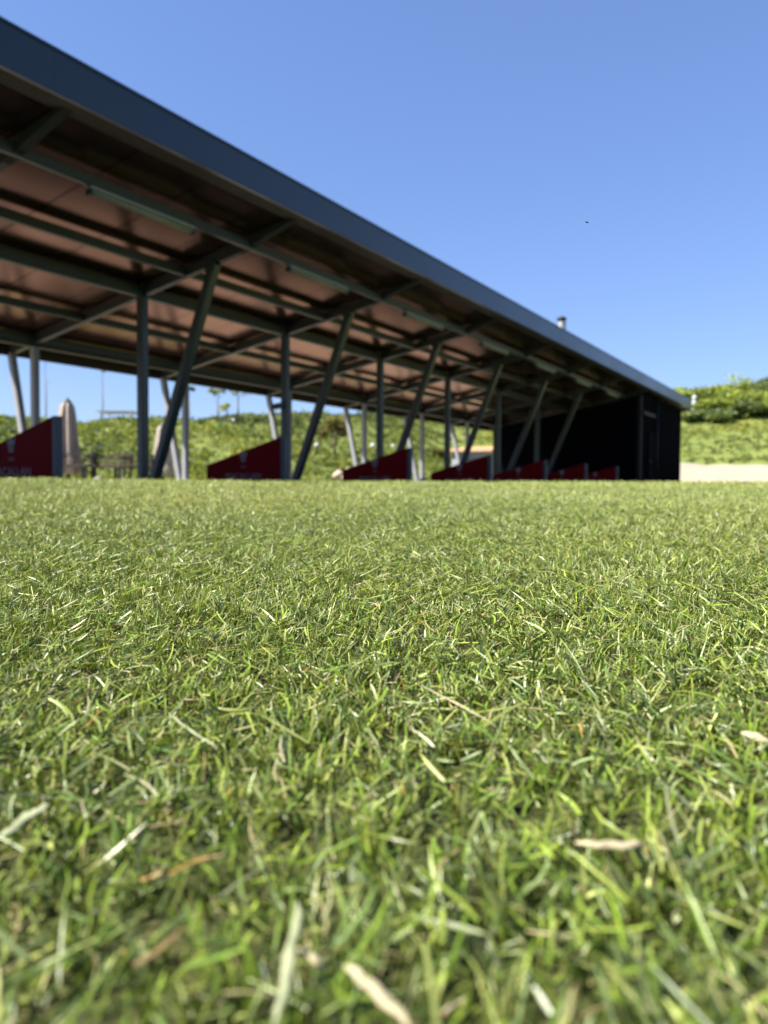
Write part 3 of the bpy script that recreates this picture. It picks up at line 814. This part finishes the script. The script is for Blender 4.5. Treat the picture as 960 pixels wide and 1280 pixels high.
# bushes along the far ridge and across its slope, right of the shelter
BG = 'bushes on the far slope'
rb = [(848, 66, 1.9, 1.3, 'green', 'rounded green bush beside the small white tower'),
      (884, 66, 2.1, 1.5, 'green', 'broad green bush on the skyline right of the small white tower'),
      (908, 67, 2.3, 1.7, 'green', 'tall green bush on the skyline above the dark thicket'),
      (931, 66, 2.0, 1.4, 'green', 'broad green bush on the skyline left of the rightmost dark bush'),
      (957, 67, 2.0, 1.5, 'dark', 'tallest darker bush on the skyline at the right edge'),
      (985, 66, 2.3, 1.8, 'green', 'green bush on the skyline just cut by the right edge'),
      (930, 60, 1.8, 0.9, 'dark', 'dark bush in the band across the slope, right one'),
      (905, 59.5, 1.6, 0.8, 'dark', 'dark bush in the band across the slope, middle one'),
      (872, 60, 1.5, 0.7, 'dark', 'low dark bush in the band across the slope, left one'),
      (958, 60, 1.5, 0.8, 'green', 'green bush ending the dark band at the right edge'),
      (893, 63, 1.7, 1.0, 'green', 'pale green bush between the dark band and the skyline, left one'),
      (942, 63, 1.8, 1.1, 'green', 'pale green bush between the dark band and the skyline, right one')]
for k, (px, dist, rx, rz, kind, lab) in enumerate(rb):
    plant('bush', on_ground(px, dist), rx, rz, rz*0.55, 2200, kind, lab, 'bush', BG, leaf=0.15, trunk=0.07, seed=60+k)

# weeds over the slopes
def weeds(n, xr, yr, cond, seed, size):
    rnd = np.random.default_rng(seed)
    x = rnd.uniform(*xr, n); y = rnd.uniform(*yr, n)
    dens = 0.5 + 0.5*wob(x, y, 0.55, seed+1)
    ok = cond(x, y) & (rnd.random(n) < 0.25 + 0.9*dens); x, y, dens = x[ok], y[ok], dens[ok]
    per = 13; m = len(x)
    r = rnd.uniform(0.12, 0.36, m)*size
    kindv = 0.5 + 0.5*wob(x, y, 0.33, seed+2) + rnd.normal(0, 0.15, m)
    base = np.where((kindv > 0.93)[:, None], FOL['yellow'][rnd.integers(0, 4, m)]*0.85, FOL['green'][rnd.integers(0, 4, m)])
    base = np.where((kindv < 0.2)[:, None], FOL['dark'][rnd.integers(0, 4, m)], base)
    q = rnd.normal(size=(m, per, 3))*np.array([0.55, 0.55, 0.40]); q[:, :, 2] = np.abs(q[:, :, 2])
    P = np.stack([x, y, G(x, y)], -1)[:, None, :] + q*r[:, None, None]
    P = P.reshape(-1, 3)
    cols = np.repeat(base*1.15*rnd.uniform(0.8, 1.25, (m, 1)), per, 0)*rnd.uniform(0.8, 1.2, (m*per, 1))
    return leaf_cloud(P, 0.11*size, cols, rnd, 0.8)
sets = [weeds(11000, (0, 62), (17.6, 36), lambda x, y: (G(x, y) > 0.15), 201, 1.0),
        weeds(5200, (46.5, 70), (-14, 18), lambda x, y: (x > 46.6), 211, 0.85)]
Vs, Fs, Cs, off = [], [], [], 0
for v, f, c in sets:
    Vs.append(v); Fs.append(f+off); Cs.append(c); off += len(v)
tag(np_mesh('weeds', np.concatenate(Vs), np.concatenate(Fs), M['leaf'], np.concatenate(Cs)), 'lush weeds and wild grass covering the slopes', 'weeds', kind='stuff')

# flies in the air
def fly(px, py, dist, s, label):
    p = EYE + ray(px, py)*dist
    t = empty('fly', p, label, 'fly', 'flies in the air')
    d = SIDE
    MB().tube([p-d*1.5*s, p-d*0.6*s, p+d*0.5*s, p+d*1.1*s, p+d*1.5*s], [0.25*s, 0.62*s, 0.7*s, 0.5*s, 0.15*s], 8).build('body', M['fly'], t)
    for q in (-1, 1):
        n = Vector((FF.x, FF.y, 0))*q
        m = MB().add([p+Vector((0, 0, .5*s)), p+n*0.9*s-d*1.6*s+Vector((0, 0, 1.0*s)), p+n*0.6*s-d*2.9*s+Vector((0, 0, 0.8*s)), p+n*0.15*s-d*1.5*s+Vector((0, 0, 0.55*s)),
                      p+Vector((0, 0, .54*s)), p+n*0.9*s-d*1.6*s+Vector((0, 0, 1.04*s)), p+n*0.6*s-d*2.9*s+Vector((0, 0, 0.84*s)), p+n*0.15*s-d*1.5*s+Vector((0, 0, 0.59*s))],
                     [(0,1,2,3), (7,6,5,4), (0,4,5,1), (1,5,6,2), (2,6,7,3), (3,7,4,0)])
        m.build('wing', M['steel_pale'], t)
fly(734, 278, 0.75, 0.00085, 'tiny dark fly hanging in the blue sky right of the roof')
fly(910, 563, 0.8, 0.0006, 'tiny dark fly in front of the far green slope')

# ------------------------------------------------------------------ light, sky, camera
SUN_AZ, SUN_EL = math.radians(140), math.radians(50)     # azimuth measured from +X towards +Y
w = bpy.data.worlds.new('World'); scene.world = w; w.use_nodes = True
nt = w.node_tree
sky = nt.nodes.new('ShaderNodeTexSky'); sky.sky_type = 'NISHITA'; sky.sun_disc = False
sky.sun_elevation = SUN_EL; sky.sun_rotation = math.radians(90) - SUN_AZ
sky.air_density = 1.15; sky.dust_density = 0.15; sky.ozone_density = 3.0
bg = nt.nodes['Background']; bg.inputs['Strength'].default_value = 0.118
gm = nt.nodes.new('ShaderNodeGamma'); gm.inputs['Gamma'].default_value = 0.7      # a clear dry-air sky: flatter towards the horizon, deeper blue
mx = nt.nodes.new('ShaderNodeMix'); mx.data_type = 'RGBA'; mx.blend_type = 'MULTIPLY'; mx.inputs[0].default_value = 1
mx.inputs[7].default_value = (0.56, 0.68, 1.0, 1)
nt.links.new(sky.outputs['Color'], gm.inputs['Color']); nt.links.new(gm.outputs['Color'], mx.inputs[6])
nt.links.new(mx.outputs[2], bg.inputs['Color'])

sl = bpy.data.lights.new('sun', 'SUN'); sl.energy = 5.0; sl.angle = math.radians(0.5); sl.color = (1.0, 0.95, 0.86)
so = bpy.data.objects.new('sun', sl); COL.objects.link(so)
dirv = Vector((math.cos(SUN_AZ)*math.cos(SUN_EL), math.sin(SUN_AZ)*math.cos(SUN_EL), math.sin(SUN_EL)))
so.rotation_euler = dirv.to_track_quat('Z', 'Y').to_euler(); so.location = (0, 0, 30)

cd = bpy.data.cameras.new('camera'); co = bpy.data.objects.new('camera', cd); COL.objects.link(co)
cd.sensor_fit = 'VERTICAL'; cd.sensor_height = 36; cd.sensor_width = 27; cd.lens = FPX/1280*36
cd.clip_start = 0.01; cd.clip_end = 2000
mat = Matrix((( RR.x, UU.x, -FF.x, EYE.x), (RR.y, UU.y, -FF.y, EYE.y), (RR.z, UU.z, -FF.z, EYE.z), (0, 0, 0, 1)))
co.matrix_world = mat
cd.dof.use_dof = True; cd.dof.focus_distance = 0.62; cd.dof.aperture_fstop = cd.lens/3.4
scene.camera = co

scene.view_settings.view_transform = 'Standard'; scene.view_settings.look = 'None'
scene.view_settings.exposure = 1.4; scene.view_settings.gamma = 1.0
scene.render.engine = 'CYCLES'
scene.cycles.max_bounces = 8; scene.cycles.diffuse_bounces = 4; scene.cycles.transmission_bounces = 4
scene.cycles.use_denoising = True
